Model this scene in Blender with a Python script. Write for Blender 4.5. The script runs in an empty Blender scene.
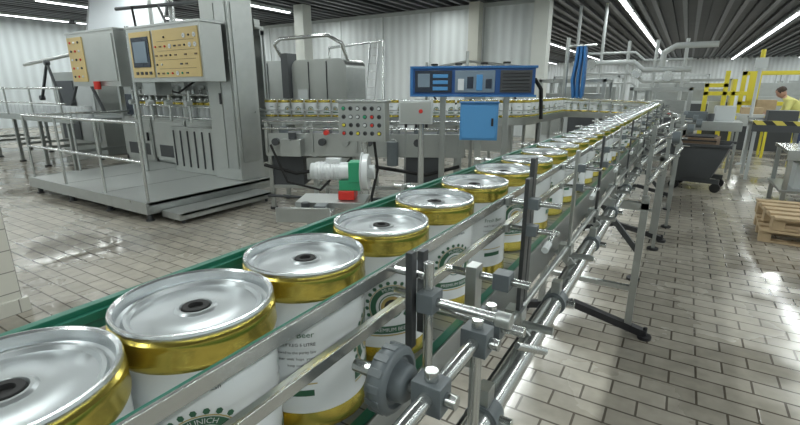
import bpy, bmesh, math, random
from mathutils import Vector, Matrix
random.seed(7)
S=bpy.context.scene
S.view_settings.view_transform='Standard'
S.view_settings.look='None'
COL=S.collection
# ------------------------------------------------------------ materials
def mat(name,col,metal=0.0,rough=0.5,noise=0.0,nscale=8.0,bump=0.0,emit=None,es=0,alpha=1,coat=0,trans=0):
    m=bpy.data.materials.new(name); m.use_nodes=True
    nt=m.node_tree; b=nt.nodes['Principled BSDF']
    b.inputs['Base Color'].default_value=(*col,1)
    b.inputs['Metallic'].default_value=metal
    b.inputs['Roughness'].default_value=rough
    b.inputs['Alpha'].default_value=alpha
    b.inputs['Coat Weight'].default_value=coat
    b.inputs['Transmission Weight'].default_value=trans
    if emit:
        b.inputs['Emission Color'].default_value=(*emit,1); b.inputs['Emission Strength'].default_value=es
    if noise>0 or bump>0:
        tc=nt.nodes.new('ShaderNodeTexCoord'); n=nt.nodes.new('ShaderNodeTexNoise')
        n.inputs['Scale'].default_value=nscale; n.inputs['Detail'].default_value=5
        nt.links.new(tc.outputs['Object'],n.inputs['Vector'])
        if noise>0:
            mx=nt.nodes.new('ShaderNodeMix'); mx.data_type='RGBA'
            mx.inputs[6].default_value=(*[c*(1-noise) for c in col],1)
            mx.inputs[7].default_value=(*[min(1,c*(1+noise)) for c in col],1)
            nt.links.new(n.outputs['Fac'],mx.inputs[0]); nt.links.new(mx.outputs[2],b.inputs['Base Color'])
            mr=nt.nodes.new('ShaderNodeMapRange'); mr.inputs[3].default_value=max(.05,rough-.06); mr.inputs[4].default_value=min(1,rough+.06)
            nt.links.new(n.outputs['Fac'],mr.inputs[0]); nt.links.new(mr.outputs[0],b.inputs['Roughness'])
        if bump>0:
            bp=nt.nodes.new('ShaderNodeBump'); bp.inputs['Strength'].default_value=bump; bp.inputs['Distance'].default_value=.01
            nt.links.new(n.outputs['Fac'],bp.inputs['Height']); nt.links.new(bp.outputs[0],b.inputs['Normal'])
    return m
STEEL=mat('stainless_steel',(.42,.44,.43),.85,.30,.12,8)
STEELB=mat('polished_steel',(.55,.57,.56),.9,.24,.05,8)
STEELD=mat('dark_steel',(.08,.085,.09),.6,.4,.15,12)
PANEL=mat('brushed_panel',(.43,.45,.435),.62,.33,.12,3)
LID=mat('tinplate_lid',(.46,.49,.50),.72,.34,.05,20)
LIDR=mat('tinplate_rim',(.66,.69,.70),.85,.24,.04,25)
GOLD=mat('gold_lacquer',(.58,.47,.10),.85,.22,.05,20)
WHITE=mat('white_enamel',(.66,.69,.70),0,.25,coat=.3)
LGREEN=mat('label_green',(.03,.11,.06),0,.4)
LGOLD=mat('label_gold',(.42,.33,.12),.3,.35)
LBLACK=mat('label_black',(.02,.02,.02),0,.4)
GREEN=mat('green_plastic',(.015,.15,.10),0,.35)
MGREEN=mat('green_paint',(.03,.32,.16),0,.4)
BLACK=mat('black_plastic',(.015,.015,.018),0,.42)
RUBBER=mat('black_rubber',(.01,.01,.01),0,.7)
GPLAST=mat('grey_plastic',(.12,.14,.15),0,.42,.12,30)
CHAIN=mat('conveyor_chain',(.25,.27,.27),.5,.4,.2,30)
BLUE=mat('blue_paint',(.015,.08,.26),0,.35)
BTRIM=mat('blue_trim',(.03,.15,.38),0,.35)
LBLUE=mat('light_blue_paint',(.08,.28,.56),0,.4)
SCREEN=mat('dark_screen',(.02,.03,.05),0,.15)
SCRB=mat('screen_grey',(.18,.24,.30),0,.2)
YEL=mat('yellow_paint',(.72,.62,.05),0,.4)
HMI=mat('hmi_cream_yellow',(.60,.46,.20),0,.45,.05,6)
RED=mat('red_paint',(.6,.03,.02),0,.4)
BEIGE=mat('beige_paint',(.56,.56,.50),0,.5,.06,3)
LGREY=mat('light_grey_paint',(.52,.55,.55),0,.4,.05,3)
DGREY=mat('dark_grey_paint',(.06,.065,.07),0,.5,.1,3)
WOOD=mat('pallet_wood',(.44,.33,.20),0,.75,.3,9,.3)
CARD=mat('brown_crate',(.16,.11,.07),0,.7,.15,6)
SHEET=mat('plastic_sheet',(.76,.80,.84),0,.3,.06,2)
SKIN=mat('skin',(.50,.29,.21),0,.5)
HAIR=mat('hair',(.06,.04,.03),0,.6)
VEST=mat('yellow_workwear',(.70,.68,.24),0,.7,.1,10)
TROU=mat('trousers',(.05,.07,.13),0,.8,.1,10)
TUBE=mat('fluorescent_tube',(1,1,1),0,.5,emit=(.93,.97,1),es=5)
ALU=mat('aluminium',(.6,.62,.63),.6,.35)
DARKIN=mat('machine_interior',(.09,.10,.11),.3,.5,.3,5)
CEIL=mat('ceiling_sheet',(.035,.037,.041),.1,.55,.25,1.5)
CRIB=mat('ceiling_rib',(.12,.125,.135),.2,.45,.15,2)
CONC=mat('concrete_paint',(.64,.66,.62),0,.6,.06,2,.1)

def floor_mat():
    m=bpy.data.materials.new('floor_tiles'); m.use_nodes=True; nt=m.node_tree; b=nt.nodes['Principled BSDF']
    tc=nt.nodes.new('ShaderNodeTexCoord'); br=nt.nodes.new('ShaderNodeTexBrick')
    br.inputs['Scale'].default_value=1; br.inputs['Brick Width'].default_value=.25; br.inputs['Row Height'].default_value=.125
    br.inputs['Mortar Size'].default_value=.0065; br.inputs['Mortar Smooth'].default_value=.3; br.inputs['Bias'].default_value=0
    br.inputs['Color1'].default_value=(.33,.305,.255,1); br.inputs['Color2'].default_value=(.42,.39,.33,1); br.inputs['Mortar'].default_value=(.105,.09,.07,1)
    nt.links.new(tc.outputs['Object'],br.inputs['Vector'])
    n=nt.nodes.new('ShaderNodeTexNoise'); n.inputs['Scale'].default_value=.8; n.inputs['Detail'].default_value=6
    nt.links.new(tc.outputs['Object'],n.inputs['Vector'])
    cr=nt.nodes.new('ShaderNodeMapRange'); cr.inputs[1].default_value=.40; cr.inputs[2].default_value=.58; cr.inputs[3].default_value=.70; cr.inputs[4].default_value=1.04
    nt.links.new(n.outputs['Fac'],cr.inputs[0])
    n2=nt.nodes.new('ShaderNodeTexNoise'); n2.inputs['Scale'].default_value=12; n2.inputs['Detail'].default_value=5
    nt.links.new(tc.outputs['Object'],n2.inputs['Vector'])
    c2=nt.nodes.new('ShaderNodeMapRange'); c2.inputs[1].default_value=.3; c2.inputs[2].default_value=.7; c2.inputs[3].default_value=.86; c2.inputs[4].default_value=1.08
    nt.links.new(n2.outputs['Fac'],c2.inputs[0])
    mu=nt.nodes.new('ShaderNodeMath'); mu.operation='MULTIPLY'; nt.links.new(cr.outputs[0],mu.inputs[0]); nt.links.new(c2.outputs[0],mu.inputs[1])
    mx=nt.nodes.new('ShaderNodeMix'); mx.data_type='RGBA'; mx.blend_type='MULTIPLY'; mx.inputs[0].default_value=1
    nt.links.new(br.outputs['Color'],mx.inputs[6]); nt.links.new(mu.outputs[0],mx.inputs[7]); nt.links.new(mx.outputs[2],b.inputs['Base Color'])
    r=nt.nodes.new('ShaderNodeMapRange'); r.inputs[1].default_value=.42; r.inputs[2].default_value=.56; r.inputs[3].default_value=.09; r.inputs[4].default_value=.34
    nt.links.new(n.outputs['Fac'],r.inputs[0]); nt.links.new(r.outputs[0],b.inputs['Roughness'])
    bp=nt.nodes.new('ShaderNodeBump'); bp.invert=True; bp.inputs['Strength'].default_value=.4; bp.inputs['Distance'].default_value=.003
    nt.links.new(br.outputs['Fac'],bp.inputs['Height']); nt.links.new(bp.outputs[0],b.inputs['Normal'])
    return m
def corr_mat(name,axis,col,step=.33):
    m=bpy.data.materials.new(name); m.use_nodes=True; nt=m.node_tree; b=nt.nodes['Principled BSDF']
    tc=nt.nodes.new('ShaderNodeTexCoord'); w=nt.nodes.new('ShaderNodeTexWave'); w.bands_direction=axis
    w.inputs['Scale'].default_value=.314/step; w.inputs['Distortion'].default_value=0
    nt.links.new(tc.outputs['Object'],w.inputs['Vector'])
    bp=nt.nodes.new('ShaderNodeBump'); bp.inputs['Strength'].default_value=.8; bp.inputs['Distance'].default_value=.03
    nt.links.new(w.outputs['Fac'],bp.inputs['Height']); nt.links.new(bp.outputs[0],b.inputs['Normal'])
    mx=nt.nodes.new('ShaderNodeMix'); mx.data_type='RGBA'
    mx.inputs[6].default_value=(*[c*.85 for c in col],1); mx.inputs[7].default_value=(*col,1)
    nt.links.new(w.outputs['Fac'],mx.inputs[0]); nt.links.new(mx.outputs[2],b.inputs['Base Color'])
    b.inputs['Roughness'].default_value=.4
    return m
def tile_mat():
    m=bpy.data.materials.new('column_tiles'); m.use_nodes=True; nt=m.node_tree; b=nt.nodes['Principled BSDF']
    tc=nt.nodes.new('ShaderNodeTexCoord'); sp=nt.nodes.new('ShaderNodeSeparateXYZ'); ad=nt.nodes.new('ShaderNodeMath'); cb=nt.nodes.new('ShaderNodeCombineXYZ')
    nt.links.new(tc.outputs['Object'],sp.inputs[0]); nt.links.new(sp.outputs[0],ad.inputs[0]); nt.links.new(sp.outputs[1],ad.inputs[1])
    nt.links.new(ad.outputs[0],cb.inputs[0]); nt.links.new(sp.outputs[2],cb.inputs[1])
    br=nt.nodes.new('ShaderNodeTexBrick'); br.offset=0; br.inputs['Scale'].default_value=1; br.inputs['Brick Width'].default_value=.15; br.inputs['Row Height'].default_value=.15
    br.inputs['Mortar Size'].default_value=.004
    br.inputs['Color1'].default_value=(.52,.51,.46,1); br.inputs['Color2'].default_value=(.58,.57,.51,1); br.inputs['Mortar'].default_value=(.25,.24,.22,1)
    nt.links.new(cb.outputs[0],br.inputs['Vector']); nt.links.new(br.outputs['Color'],b.inputs['Base Color']); b.inputs['Roughness'].default_value=.25
    return m
def hazard_mat():
    m=bpy.data.materials.new('hazard_stripes'); m.use_nodes=True; nt=m.node_tree; b=nt.nodes['Principled BSDF']
    tc=nt.nodes.new('ShaderNodeTexCoord'); w=nt.nodes.new('ShaderNodeTexWave'); w.bands_direction='DIAGONAL'; w.inputs['Scale'].default_value=2.4
    cr=nt.nodes.new('ShaderNodeValToRGB'); cr.color_ramp.interpolation='CONSTANT'
    cr.color_ramp.elements[0].color=(.03,.03,.03,1); cr.color_ramp.elements[1].position=.5; cr.color_ramp.elements[1].color=(.62,.52,.10,1)
    nt.links.new(tc.outputs['Object'],w.inputs['Vector']); nt.links.new(w.outputs['Fac'],cr.inputs[0]); nt.links.new(cr.outputs[0],b.inputs['Base Color'])
    return m
FLOOR=floor_mat(); HAZ=hazard_mat(); TILE=tile_mat()
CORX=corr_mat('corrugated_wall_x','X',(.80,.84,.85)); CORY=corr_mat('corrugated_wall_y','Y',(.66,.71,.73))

# ------------------------------------------------------------ mesh builder
class B:
    def __init__(s,name): s.name=name; s.bm=bmesh.new(); s.M=Matrix.Identity(4); s.mats=[]
    def mi(s,m):
        if m not in s.mats: s.mats.append(m)
        return s.mats.index(m)
    def at(s,loc,rz=0): s.M=Matrix.Translation(loc)@Matrix.Rotation(math.radians(rz),4,'Z'); return s
    def v(s,co): return s.bm.verts.new(s.M@Vector(co))
    def f(s,vs,m,sm=False):
        try: f=s.bm.faces.new(vs)
        except ValueError: return
        f.material_index=s.mi(m); f.smooth=sm
    def box(s,x0,x1,y0,y1,z0,z1,m,T=None):
        c=[Vector((x,y,z)) for x in (x0,x1) for y in (y0,y1) for z in (z0,z1)]
        if T: c=[T@p for p in c]
        v=[s.v(p) for p in c]
        for q in ((0,1,3,2),(4,6,7,5),(0,4,5,1),(2,3,7,6),(0,2,6,4),(1,5,7,3)): s.f([v[i] for i in q],m)
    def beam(s,p0,p1,w,h,m):
        p0=Vector(p0);p1=Vector(p1);d=(p1-p0).normalized()
        up=Vector((0,0,1)) if abs(d.z)<.95 else Vector((0,1,0))
        a=d.cross(up).normalized(); b=a.cross(d).normalized()
        r=[[s.v(p+a*i*w/2+b*j*h/2) for i,j in((-1,-1),(1,-1),(1,1),(-1,1))] for p in(p0,p1)]
        for i in range(4): s.f([r[0][i],r[0][(i+1)%4],r[1][(i+1)%4],r[1][i]],m)
        s.f(r[0][::-1],m); s.f(r[1],m)
    def tube(s,pts,r,m,seg=12,caps=True,r2=None):
        pts=[Vector(p) for p in pts]; n=len(pts); rings=[]
        d0=(pts[1]-pts[0]).normalized(); up=Vector((0,0,1)) if abs(d0.z)<.9 else Vector((0,1,0))
        a=d0.cross(up).normalized()
        for i,p in enumerate(pts):
            d=(pts[min(i+1,n-1)]-pts[max(i-1,0)]).normalized()
            a=(a-d*a.dot(d)).normalized(); b=d.cross(a)
            rr=r if r2 is None else r+(r2-r)*i/(n-1)
            rings.append([s.v(p+(a*math.cos(t)+b*math.sin(t))*rr) for t in [2*math.pi*k/seg for k in range(seg)]])
        for i in range(n-1):
            for k in range(seg): s.f([rings[i][k],rings[i][(k+1)%seg],rings[i+1][(k+1)%seg],rings[i+1][k]],m,True)
        if caps: s.f(rings[0][::-1],m); s.f(rings[-1],m)
    def cyl(s,p0,p1,r,m,seg=16,r2=None): s.tube([p0,p1],r,m,seg,True,r2)
    def lathe(s,prof,m,seg=32,T=None,mats=None):
        T=T or Matrix.Identity(4); rings=[]
        for (r,z) in prof:
            if r<1e-6: rings.append([s.v(T@Vector((0,0,z)))])
            else: rings.append([s.v(T@Vector((r*math.cos(2*math.pi*k/seg),r*math.sin(2*math.pi*k/seg),z))) for k in range(seg)])
        for i in range(len(prof)-1):
            a,b=rings[i],rings[i+1]; mm=mats[i] if mats else m
            for k in range(seg):
                k2=(k+1)%seg
                if len(a)==1 and len(b)>1: s.f([a[0],b[k],b[k2]],mm,True)
                elif len(b)==1 and len(a)>1: s.f([a[k],a[k2],b[0]],mm,True)
                elif len(a)>1: s.f([a[k],a[k2],b[k2],b[k]],mm,True)
    def ribbon(s,path,lat,zo,w,h,m):
        n=len(path); R=[]
        for i in range(n):
            p=Vector(path[i]); d=Vector(path[min(i+1,n-1)])-Vector(path[max(i-1,0)]); d.z=0; d.normalize()
            nr=Vector((d.y,-d.x,0))
            R.append([s.v(p+nr*(lat+a*w/2)+Vector((0,0,zo+b*h/2))) for a,b in((-1,-1),(1,-1),(1,1),(-1,1))])
        for i in range(n-1):
            for k in range(4): s.f([R[i][k],R[i][(k+1)%4],R[i+1][(k+1)%4],R[i+1][k]],m)
        s.f(R[0][::-1],m); s.f(R[-1],m)
    def mesh(s,ang=47):
        bmesh.ops.recalc_face_normals(s.bm,faces=s.bm.faces[:])
        me=bpy.data.meshes.new(s.name); s.bm.to_mesh(me); s.bm.free()
        for m in s.mats: me.materials.append(m)
        me.set_sharp_from_angle(angle=math.radians(ang))
        return me
    def done(s,bevel=0,parent=None):
        ob=bpy.data.objects.new(s.name,s.mesh()); COL.objects.link(ob)
        if bevel:
            md=ob.modifiers.new('bevel','BEVEL'); md.width=bevel; md.segments=2; md.limit_method='ANGLE'; md.angle_limit=math.radians(50)
        if parent: ob.parent=parent
        return ob
def RX(a): return Matrix.Rotation(math.radians(a),4,'X')
def RY(a): return Matrix.Rotation(math.radians(a),4,'Y')
def RZ(a): return Matrix.Rotation(math.radians(a),4,'Z')
def TR(*p): return Matrix.Translation(p)

# ------------------------------------------------------------ room shell
X0,X1,Y0,Y1,H=-23,9,-6,52,4.2
b=B('floor'); b.box(X0,X1,Y0,Y1,-.1,0,FLOOR); b.done()
b=B('ceiling'); b.box(X0,X1,Y0,Y1,H+.12,H+.2,CEIL)
x=X0+.2
while x<X1:
    b.box(x,x+.14,Y0,Y1,H,H+.121,CRIB if int(x*10)%3 else CEIL); x+=.42
b.done()
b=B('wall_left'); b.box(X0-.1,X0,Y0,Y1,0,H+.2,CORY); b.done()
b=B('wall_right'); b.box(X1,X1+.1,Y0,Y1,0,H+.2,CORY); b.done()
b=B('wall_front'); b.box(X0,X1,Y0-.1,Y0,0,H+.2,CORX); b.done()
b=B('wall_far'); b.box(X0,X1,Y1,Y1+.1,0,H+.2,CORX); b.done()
b=B('wall_back'); b.box(X0,-4.0,15,15.2,0,H,CORX); b.box(X0,-4.0,14.95,15,H-.12,H,LGREY)
for x in range(-22,-4,2): b.box(x-.02,x+.02,14.975,15,0,H-.12,LGREY)
b.done()
b=B('support_column'); b.box(-4.25,-3.8,14.5,14.94,0,H-.005,CONC); b.box(-4.33,-3.72,14.45,14.94,1.0,1.2,CONC); b.done()
b=B('support_column'); b.box(-6.35,-6.0,14.5,14.85,0,H-.005,BEIGE); b.box(-6.4,-5.95,14.45,14.89,0,.2,BEIGE); b.done()
b=B('support_column'); b.box(-8.9,-8.55,6.6,6.95,0,H-.005,BEIGE); b.box(-8.95,-8.5,6.55,7.0,0,.2,BEIGE); b.done()
b=B('support_column'); b.box(-11.5,-11.1,11.9,12.3,0,H-.005,CONC); b.box(-11.55,-11.05,11.85,12.35,0,.2,CONC);b.done()
b=B('tiled_column'); b.box(-4.4,-3.76,.55,1.06,0,H-.005,TILE); b.box(-4.43,-3.73,.52,1.09,0,.1,TILE); b.done()
# lights
for i,x in enumerate((-21.5,-17.2,-12.3,-7.3,-2.07,2.97,7.6)):
    lb=B('fluorescent_light_row')
    for j in range(19):
        y=Y0+.8+j*3.0
        if y+2.8>Y1: break
        if x<-4 and 14.4-2.8<y<15.3 : continue
        lb.box(x-.11,x+.11,y,y+2.75,H-.09,H-.005,LGREY)
        lb.box(x-.07,x+.07,y+.05,y+2.7,H-.115,H-.088,TUBE)
    lb.done()
    for (a,c) in ((-5.5,4),(4.5,14.3),(16,50)):
        ld=bpy.data.lights.new('tube_light','AREA'); ld.shape='RECTANGLE'; ld.size=.14; ld.size_y=c-a
        ld.energy=16.5*(c-a); ld.color=(.925,.985,.955)
        lo=bpy.data.objects.new('fluorescent_tube_lamp',ld); lo.location=(x,(a+c)/2,H-.13); COL.objects.link(lo)

# ------------------------------------------------------------ keg
KR,KH=.091,.25
def text_mesh(txt,size):
    cu=bpy.data.curves.new('t','FONT'); cu.body=txt; cu.size=size; cu.align_x='CENTER'; cu.align_y='CENTER'; cu.resolution_u=2
    o=bpy.data.objects.new('t',cu); COL.objects.link(o)
    dg=bpy.context.evaluated_depsgraph_get(); dg.update()
    me=bpy.data.meshes.new_from_object(o.evaluated_get(dg))
    vs=[v.co.copy() for v in me.vertices]; fs=[list(p.vertices) for p in me.polygons]
    bpy.data.objects.remove(o); bpy.data.meshes.remove(me)
    return vs,fs
def keg_mesh(name,seg,detail):
    b=B(name)
    prof=[(0,.004),(.080,.004),(.086,.0),(.0905,.003),(.0915,.008),(.0895,.014),(.0895,.028),(KR-.0025,.031),
          (KR-.0025,.206),(.0900,.2085),(.0912,.212),(.0905,.216),(.0905,.230),(.0912,.234),(.0902,.238),(.0865,.241),
          (.0885,.243),(.0895,.2465),(.0885,.2495),(.086,.250),(.0835,.248),(.0815,.2365),(.0785,.2345),(.0765,.2345),(.0745,.2385),(.071,.2385),(.068,.2345),
          (.050,.2345),(.047,.2358),(.024,.2362),(.021,.2388),(.018,.2388),(.0165,.236)]
    ms=[STEELD]*2+[STEELB]*1+[GOLD]*4+[WHITE]*1+[GOLD]*7+[LIDR]*6+[LID]*11
    b.lathe(prof,WHITE,seg,mats=ms)
    b.lathe([(.0165,.236),(.015,.2395),(.0085,.2395),(.0075,.235),(0,.235)],RUBBER,max(12,seg//3))
    def wrap(u,z,e=.0006): 
        a=u/KR; r=KR-.0025+e; return (r*math.cos(a),r*math.sin(a),z)
    def ring(u0,z0,r1,r2,m,a0=0,a1=360,n=28,e=.0006):
        pv=None
        for i in range(n+1):
            a=math.radians(a0+(a1-a0)*i/n); q=(b.v(wrap(u0+r1*math.cos(a),z0+r1*math.sin(a),e)),b.v(wrap(u0+r2*math.cos(a),z0+r2*math.sin(a),e)))
            if pv: b.f([pv[0],q[0],q[1],pv[1]],m)
            pv=q
    def rect(u,z,w,h,m,e=.0006):
        n=max(1,int(w/.012)); pv=None
        for i in range(n+1):
            uu=u-w/2+w*i/n; q=(b.v(wrap(uu,z-h/2,e)),b.v(wrap(uu,z+h/2,e)))
            if pv: b.f([pv[0],q[0],q[1],pv[1]],m)
            pv=q
    L=2*math.pi*KR
    for side in (0,.5):
        c=side*L; zc=.112
        ring(c,zc,.029,.039,LGREEN,-40,220)
        ring(c,zc,.040,.0415,LGOLD,-45,225)
        ring(c,zc,.0,.020,LGOLD,n=16); ring(c,zc,.008,.014,LBLACK,30,330,12,.0009)
        ring(c,zc,.022,.024,LGREEN,n=20)
        rect(c,.066,.095,.015,LGREEN); rect(c,.055,.095,.0025,LGOLD)
        if detail:
            for i in range(16):
                a=math.radians(-38+i*256/15); ring(c+.0455*math.cos(a),zc+.0455*math.sin(a),0,.004,LGREEN,n=6)
            for (t,sz,z,mt) in (('PREMIUM BEER',.0105,.066,WHITE),('naturally fresh',.0085,.183,LBLACK)):
                vs,fs=text_mesh(t,sz)
                bv=[b.v(wrap(c+v.x ,z+v.y,.0011)) for v in vs]
                for f in fs: b.f([bv[i] for i in f],mt)
            vs,fs=text_mesh('MUNICH',.0092)
            R=.034
            bv=[]
            for v in vs:
                a=math.pi/2-v.x/R; rr=R+v.y; bv.append(b.v(wrap(c+rr*math.cos(a),zc+rr*math.sin(a),.0011)))
            for f in fs: b.f([bv[i] for i in f],WHITE)
    for side in (.25,.75):
        c=side*L
        if detail:
            for k,(t,s2) in enumerate((('Fresh Beer',.013),('PARTY KEG 5 LITRE',.007),('brewed to the purity law',.006),('water  malt  hops  yeast',.0058),('keep cool',.0058))):
                vs,fs=text_mesh(t,s2); z=(.158,.143,.131,.121,.111)[k]
                bv=[b.v(wrap(c+v.x,z+v.y,.0008)) for v in vs]
                for f in fs: b.f([bv[i] for i in f],LBLACK if k else LGREEN)
        else:
            rect(c,.15,.05,.008,LGREEN)
        rect(c,.08,.06,.002,LGOLD); rect(c,.065,.05,.010,LGREEN)
    return b.mesh(30)
KEG=keg_mesh('beer_keg_mesh',64,True); KEGL=keg_mesh('beer_keg_mesh_far',28,False)

# path of the conveyor line
KX=-.458; ZB=1.015
path=[(KX,-1.4,ZB)]
y=-1.2
while y<9.0: path.append((KX,y,ZB)); y+=.4
path.append((KX,9.0,ZB))
for i in range(1,17):
    a=math.pi*i/16; path.append((KX-.79+.79*math.cos(a),9+.79*math.sin(a),ZB+.09*i/16))
nmain=len(path)
ZR=ZB+.09
px,py=KX-1.58,7.0
path.append((px,8.2,ZR)); path.append((px,7.6,ZR)); path.append((px,7.0,ZR))
for i in range(1,9):
    a=math.radians(63*i/8); path.append((px-.7+.7*math.cos(a),py-.7*math.sin(a),ZR))
lx,ly,_=path[-1]; dd=Vector((-.891,-.454)).normalized()
for i in range(1,9): path.append((lx+dd.x*i*.44,ly+dd.y*i*.44,ZR))
def along(path):
    cum=[0]
    for i in range(1,len(path)): cum.append(cum[-1]+(Vector(path[i])-Vector(path[i-1])).length)
    def at(s):
        for i in range(1,len(path)):
            if s<=cum[i]:
                t=(s-cum[i-1])/(cum[i]-cum[i-1]); return Vector(path[i-1]).lerp(Vector(path[i]),t)
        return Vector(path[-1])
    return at,cum[-1]
pat,plen=along(path)
near=[-.45,-.265,-.08,.103,.285,.47,.675,.895,1.125,1.36,1.60,1.84,2.08,2.32,2.56,2.80]
for k,yy in enumerate(near):
    o=bpy.data.objects.new('beer_keg',KEG); COL.objects.link(o); o.location=(KX+random.uniform(-.002,.002),yy,ZB)
    o.rotation_euler[2]=math.radians({3:-20,4:-38,5:30,6:-45,7:-30,8:60,9:-40}.get(k,random.uniform(0,360)))
q=bpy.data.objects.new('beer_keg_queue',None); COL.objects.link(q)
s=3.04+1.4
k=0
while s<plen-.1:
    p=pat(s); o=bpy.data.objects.new('keg_%d'%k,KEGL); COL.objects.link(o); o.location=p; o.rotation_euler[2]=random.uniform(0,6.28); o.parent=q
    s+=.235 if s<10 else .205; k+=1

# ------------------------------------------------------------ main conveyor
c=B('keg_conveyor')
c.ribbon(path,0,-.007,.19,.012,CHAIN)
c.ribbon(path,0,-.030,.15,.03,STEELD)
pm_=path[:nmain]; pr_=path[nmain-1:]
for sd in (-1,1):
    c.ribbon(path,sd*.117,-.055,.006,.11,STEEL)
    c.ribbon(path,sd*.105,-.108,.03,.005,STEEL)
    c.ribbon(path,sd*.107,-.003,.022,.006,GREEN)
    c.ribbon(pm_,sd*.119,.226,.005,.018,STEELB)
    c.ribbon(pm_,sd*.110,.224,.010,.011,GREEN)
    c.ribbon(pm_,sd*.125,.160,.005,.017,STEELB)
    c.ribbon(pm_,sd*.1165,.160,.010,.011,GREEN if sd<0 else STEEL)
    c.ribbon(pr_,sd*.119,.10,.010,.014,STEELB); c.ribbon(pr_,sd*.119,.04,.010,.012,STEEL)
c.ribbon([p for p in pm_ if p[1]<3],-.119,.220,.012,.032,GREEN)
for i in range(260):
    y=-1.2+i*.04
    if y<9: c.box(KX-.095,KX+.095,y,y+.003,ZB-.002,ZB-.0004,STEELD)
def station(Y,kind=0):
    xp=-.288
    pm=STEELD if kind!=2 else STEEL
    c.box(xp-.004,xp+.006,Y-.015,Y+.015,.90,1.30,pm)
    c.box(xp-.03,xp+.014,Y-.022,Y+.022,.93,.965,STEEL)
    for z in (ZB+.226,ZB+.16):
        c.cyl((-.337,Y,z),(xp+.080,Y,z),.0065,STEELB,12)
        c.box(xp+.006,xp+.030,Y-.013,Y+.013,z-.013,z+.013,GPLAST)
        c.box(-.334,-.325,Y-.02,Y+.02,z-.010,z+.010,STEEL)
    c.cyl((xp+.07,Y,ZB+.165),(xp+.07,Y-.055,ZB+.150),.005,STEELB,10)
    c.cyl((xp+.07,Y-.05,ZB+.150),(xp+.07,Y-.085,ZB+.145),.008,LGREY,10)
    c.cyl((-.33,Y,.925),(-.2,Y,.925),.010,STEEL,12)
    c.beam((-.33,Y+.02,.93),(-.262,Y+.02,.87),.008,.03,STEEL)
    c.box(-.628,-.618,Y-.018,Y+.018,.90,1.25,STEEL)
    for z in (ZB+.226,ZB+.16): c.cyl((-.58,Y,z),(-.66,Y,z),.0065,STEELB,10)
ys=[1.04,1.62,2.2,2.85,3.5,4.2,4.9,5.6,6.4,7.2,8.0,8.8]
for i,Y in enumerate(ys): station(Y,2 if i%2 else 0)
c.box(-.30,-.288,1.085,1.110,.86,1.34,STEELD)
Y=.53
c.box(-.305,-.294,Y-.022,Y-.008,1.13,1.28,STEELD); c.box(-.305,-.294,Y+.012,Y+.027,1.14,1.272,STEELD)
c.cyl((-.281,Y+.004,1.02),(-.281,Y+.004,1.262),.0075,STEELB,14)
c.cyl((-.337,Y,ZB+.226),(-.285,Y,ZB+.226),.006,STEELB,12)
c.cyl((-.335,Y,ZB+.190),(-.16,Y,ZB+.190),.007,STEELB,14)
c.cyl((-.175,Y,ZB+.190),(-.155,Y,ZB+.190),.011,STEEL,14)
c.box(-.290,-.264,Y-.017,Y+.017,ZB+.175,ZB+.205,GPLAST)
c.cyl((-.215,.30,1.143),(-.215,.64,1.143),.010,STEELB,18)
c.cyl((-.330,.42,1.143),(-.20,.42,1.143),.009,STEELB,16)
kc=TR(-.268,.42,1.143)@RY(90)
kp=[(0,-.022),(.030,-.022),(.040,-.018),(.044,-.008),(.044,.004),(.041,.008),(.034,.010),(.031,.004),(.026,.004),(.024,.020),(.020,.024),(0,.024)]
c.lathe(kp,GPLAST,36,T=kc)
for i in range(14):
    a=2*math.pi*i/14; T=kc@RZ(math.degrees(a))
    c.box(.040,.0449,-.005,.005,-.016,.004,GPLAST,T)
for (yy,w) in ((.42,.030),(.565,.032),(.62,.026)):
    c.box(-.235,-.195,yy-w/2,yy+w/2,1.123,1.163,GPLAST)
    c.cyl((-.215,yy,1.163),(-.215,yy,1.176),.009,STEELB,10)
    c.cyl((-.195,yy,1.143),(-.180,yy,1.143),.009,STEELB,10)
c.cyl((-.215,.565,.87),(-.215,.565,1.16),.009,STEELB,14)
c.cyl((-.33,.62,1.143),(-.16,.62,1.143),.008,STEELB,14)
c.cyl((-.165,.60,1.13),(-.135,.655,1.10),.006,STEELB,10)
c.box(-.29,-.27,.69,.72,1.0,1.20,STEEL); c.cyl((-.337,.71,1.18),(-.18,.71,1.18),.007,STEELB,12)
c.box(-.242,-.213,.695,.725,1.165,1.195,GPLAST)
c.cyl((-.33,.30,1.02),(-.2,.30,1.02),.009,STEEL,12)
c.tube([(-.262,-1.0,.86),(-.262,5.2,.86)],.027,STEELB,24)
c.tube([(-.315,-1.0,.80),(-.315,5.2,.80)],.011,STEELD,12)
c.tube([(-.29,.9,.955),(-.29,5.2,.955)],.009,STEEL,10)
for yy in (.75,1.35,2.0,2.6,3.3,4.1,4.9):
    c.cyl((-.262,yy-.022,.86),(-.262,yy+.022,.86),.035,GPLAST,18)
    c.box(-.275,-.249,yy-.018,yy+.018,.815,.93,STEEL)
    c.cyl((-.262,yy,.86),(-.205,yy,.86),.012,STEELB,12)
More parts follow.
